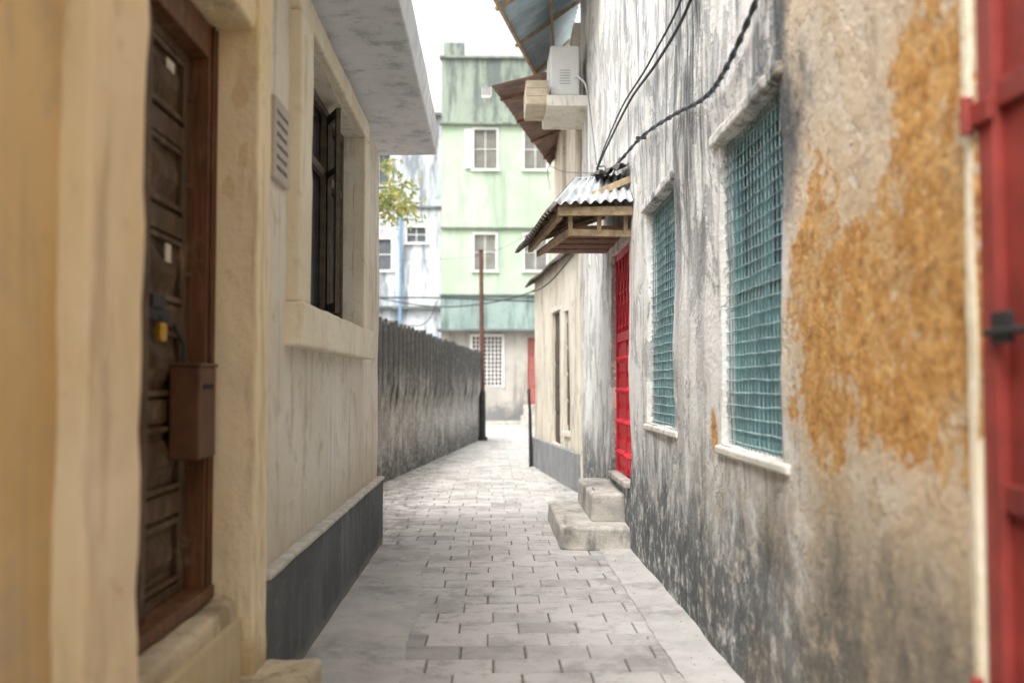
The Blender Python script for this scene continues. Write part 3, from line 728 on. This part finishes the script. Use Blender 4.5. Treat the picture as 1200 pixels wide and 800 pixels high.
mb=MB(); mb.fbox(FG,-1.84,7,-0.03,0.05,3.53,4.71); mb.obj('blue_band',M_band,G)
mb=MB(); mb.box(-1.75,-1.0,36.6,37.4,13.5,14.2); mb.obj('stair_head',M_greenT,G,wobble=3)
def shutters(fr,mbf,mbs,u0,u1,z0,z1):
    f=0.07
    mbf.fbox(fr,u0-f,u0,-0.04,0.05,z0-f,z1+f); mbf.fbox(fr,u1,u1+f,-0.04,0.05,z0-f,z1+f); mbf.fbox(fr,u0,u1,-0.038,0.05,z1,z1+f); mbf.fbox(fr,u0-0.12,u1+0.12,-0.09,0.05,z0-f-0.03,z0-f+0.04)
    um=(u0+u1)/2; zm=(z0+z1)/2
    mbf.fbox(fr,um-0.015,um+0.015,0.03,0.08,z0,z1); mbf.fbox(fr,u0,u1,0.034,0.08,zm-0.015,zm+0.015)
    z=z0+0.02
    while z<z1-0.05:
        P=fr.pt; mbs.hexa([P(u0,0.04,z),P(u1,0.04,z),P(u1,0.05,z),P(u0,0.05,z),P(u0,0.10,z+0.06),P(u1,0.10,z+0.06),P(u1,0.11,z+0.06),P(u0,0.11,z+0.06)]); z+=0.095
    mbs.fbox(fr,u0,u1,0.12,0.14,z0,z1)
mf,ms=MB(),MB()
for w in wins: shutters(FG,mf,ms,*w)
mf.fbox(FG,-0.98,-0.70,-0.08,-0.042,9.45,10.9)
mf.obj('window_frames',M_shfr,G); ms.obj('shutter_slats',M_shut,G)
mb=MB()
for k in range(9): u=-0.68+1.1*k/8; mb.fbox(FG,u-0.02,u+0.02,0.0,0.04,1.45,3.25)
for k in range(13): z=1.45+1.8*k/12; mb.fbox(FG,-0.68,0.42,-0.004,0.036,z-0.015,z+0.015)
mb.fbox(FG,-0.76,-0.68,-0.05,0.05,1.37,3.33); mb.fbox(FG,0.42,0.50,-0.05,0.05,1.37,3.33); mb.fbox(FG,-0.68,0.42,-0.047,0.05,3.25,3.33)
mb.obj('window_grille',M_shfr,G)
mb=MB(); mb.fbox(FG,-0.68,0.42,0.12,0.16,1.45,3.25); mb.fbox(FG,-0.35,0,0.1,0.2,12.1,12.5); mb.obj('window_darks',simple('brown_dark_pane','#6E5A50',0.7),G)
mb=MB(); mb.fbox(FG,-0.35,0,-0.02,0.06,12.1,12.16)
for k in range(4): mb.fbox(FG,-0.33+k*0.1,-0.29+k*0.1,-0.01,0.04,12.16,12.5)
mb.obj('vent_bars',M_shfr,G)
mb=MB(); mb.fbox(FG,1.35,2.3,0.08,0.12,0.75,3.2); mb.fbox(FG,1.80,1.85,0.05,0.09,0.75,3.2)
for k in range(4):
    for a in (1.42,1.92): mb.fbox(FG,a,a+0.32,0.06,0.09,0.85+k*0.58,1.3+k*0.58)
mb.obj('far_red_door',simple('faded_red_door','#A5635C',0.6),G)
mb=MB(); mb.fbox(FG,1.1,2.5,-0.7,0.1,-0.02,0.36); mb.fbox(FG,1.2,2.4,-0.35,0.1,0.36,0.74); mb.fbox(FG,-1.9,7,-0.25,0.05,-0.03,0.16); mb.obj('door_steps',M_conc,G,bevel=0.02)

# ------------------------------------------------------------------ white building left behind
D=empty('white_apartment_building'); FD=Frame((0,37.4),(1,0),(0,1))
wd=[(-4.75,-3.75,5.8,6.95),(-3.15,-2.45,6.85,7.4),(-6.8,-5.9,5.8,6.95),(-4.7,-3.8,9.0,10.2)]
facade('walls',FD,-12,-1.86,-0.05,11.6,wd,0.2,M_white,D,res=0.4)
mb=MB(); mb.box(-12,-1.9,37.86,44,0,11.5); mb.obj('building_body',M_white,D)
mb=MB(); mb.fbox(FD,-12,-1.83,-0.14,0.1,11.6,11.75); mb.fbox(FD,-12,-1.83,-0.2,0.1,4.3,4.42); mb.fbox(FD,-12,-1.84,-0.08,0.1,8.1,8.2); mb.obj('cornices',M_cornD,D,bevel=0.02,wobble=1.5)
mf,ms=MB(),MB()
for w in wd: shutters(FD,mf,ms,*w)
mf.obj('window_frames',M_shfr,D); ms.obj('shutter_slats',simple('dark_grey_slats','#7F868B',0.8),D)
mb=MB(); mb.tube([(-3.38,37.22,0),(-3.38,37.22,8.0),(-3.38,37.45,8.15)],0.06,10); mb.obj('blue_drainpipe',M_blue,D,smooth=True)

oc=empty('overhead_wires')
cable('line_1',[(-6,34,4.9),(-2,34,4.15),(1.0,30,4.2),(1.9,20,4.3)],0.022,M_cable,oc)
cable('line_2',[(-6,36.0,4.6),(-2,36.0,4.62),(2.0,36.0,4.5),(5,36,4.7)],0.03,M_cable,oc)
cable('line_3',[(-3,33,5.6),(-0.26,26.6,4.95),(1.2,18.5,4.6)],0.006,M_cableG,oc)
cable('line_4',[(-5,35.9,4.1),(-2.6,35.9,3.6),(-1.9,36.0,4.55)],0.02,M_cable,oc)

# ------------------------------------------------------------------ tree behind the garden wall
T=empty('garden_tree')
mb=MB(); base=Vector((-4.2,20.2,-0.05))
mb.tube([base,base+Vector((0.1,0,1.5)),base+Vector((0.25,0.1,3.0)),base+Vector((0.4,0,4.2))],[0.2,0.16,0.13,0.10],10)
tips=[]
for k in range(11):
    a=k*2.399; r=random.uniform(0.9,1.7); s0=base+Vector((0.3,0.05,random.uniform(2.8,4.1)))
    tip=base+Vector((0.5+math.cos(a)*r,math.sin(a)*r,random.uniform(4.9,6.3)))
    midp=(s0+tip)/2+Vector((0,0,0.35)); mb.tube([s0,midp,tip],[0.07,0.045,0.015],6); tips.append(tip)
    for j in range(3):
        t2=tip+Vector((random.uniform(-.6,.5),random.uniform(-.6,.6),random.uniform(-.4,.3))); mb.tube([midp.lerp(tip,0.5),t2],[0.025,0.008],5); tips.append(t2)
ex=[Vector((-1.95,20,5.3)),Vector((-1.75,20.2,5.55)),Vector((-2.1,19.8,5.85)),Vector((-2.2,20,5.15)),Vector((-1.72,20.1,5.2)),Vector((-1.6,20.1,4.98)),Vector((-2.05,20.3,4.95))]
tips+=ex
for t in ex: mb.tube([base+Vector((1.0,0,4.8)),(base+Vector((1.2,0,5.1)))*0.4+t*0.6+Vector((0,0,0.15)),t],[0.03,0.018,0.008],5)
mb.obj('trunk_and_limbs',M_bark,T,smooth=True)
mb=MB()
for t in tips:
    for j in range(70):
        d=Vector((random.gauss(0,1),random.gauss(0,1),random.gauss(0,0.8)))*0.15
        p=t+d; L=random.uniform(0.08,0.19); W=L*0.2
        di=Vector((random.gauss(0,1),random.gauss(0,1),random.gauss(-0.7,0.6))).normalized()
        sd=di.cross(Vector((random.random(),random.random(),random.random()))).normalized()
        mb.quad(p,p+di*L*0.5+sd*W,p+di*L,p+di*L*0.5-sd*W); mb.c.append(random.random())
n=N('tree_leaves',0.6); c=n.mix(n.attr('tint'),lin('#A9B062'),lin('#DCD08C')); c=n.mix(n.sm(n.noise(2.5,3),0.4,0.6),c,lin('#8B985F')); n.col(c)
tr=n.nt.nodes.new('ShaderNodeBsdfTranslucent'); n.put(tr.inputs[0],c); mx=n.nt.nodes.new('ShaderNodeMixShader'); mx.inputs[0].default_value=0.5
n.nt.links.new(n.b.outputs[0],mx.inputs[1]); n.nt.links.new(tr.outputs[0],mx.inputs[2]); n.nt.links.new(mx.outputs[0],n.out.inputs[0])
mb.obj('foliage',n.m,T)

# ------------------------------------------------------------------ light
w=bpy.data.worlds.new('World'); S.world=w; w.use_nodes=True; nt=w.node_tree; nt.nodes.clear()
sky=nt.nodes.new('ShaderNodeTexSky'); sky.sky_type='NISHITA'; sky.sun_disc=False
EL,AZ=60,208
sky.sun_elevation=math.radians(EL); sky.sun_rotation=math.radians(AZ); sky.air_density=1.3; sky.dust_density=6; sky.ozone_density=1.0
hs=nt.nodes.new('ShaderNodeHueSaturation'); hs.inputs['Saturation'].default_value=0.15; hs.inputs['Value'].default_value=2.5
bg=nt.nodes.new('ShaderNodeBackground'); bg.inputs[1].default_value=0.15; ow=nt.nodes.new('ShaderNodeOutputWorld')
nt.links.new(sky.outputs[0],hs.inputs['Color']); nt.links.new(hs.outputs[0],bg.inputs[0]); nt.links.new(bg.outputs[0],ow.inputs[0])
sl=bpy.data.lights.new('sun','SUN'); sl.energy=1.5; sl.angle=math.radians(25); sl.color=(1,0.975,0.93)
so=bpy.data.objects.new('sun',sl); COL.objects.link(so)
az=math.radians(AZ); el=math.radians(EL)
dirv=Vector((math.sin(az)*math.cos(el),math.cos(az)*math.cos(el),math.sin(el)))
so.rotation_euler=dirv.to_track_quat('Z','Y').to_euler(); so.location=(0,0,20)

# ------------------------------------------------------------------ camera
cam=bpy.data.cameras.new('camera'); co=bpy.data.objects.new('camera',cam); COL.objects.link(co)
cam.lens=35; cam.sensor_width=36; cam.clip_end=600; cam.clip_start=0.05
co.location=(0,0,1.5); co.rotation_euler=(math.radians(90+2.45),0,math.radians(-1.23))
cam.dof.use_dof=True; cam.dof.focus_distance=8.0; cam.dof.aperture_fstop=1.2
S.camera=co
S.view_settings.view_transform='Standard'; S.view_settings.look='None'; S.view_settings.exposure=0; S.view_settings.gamma=1
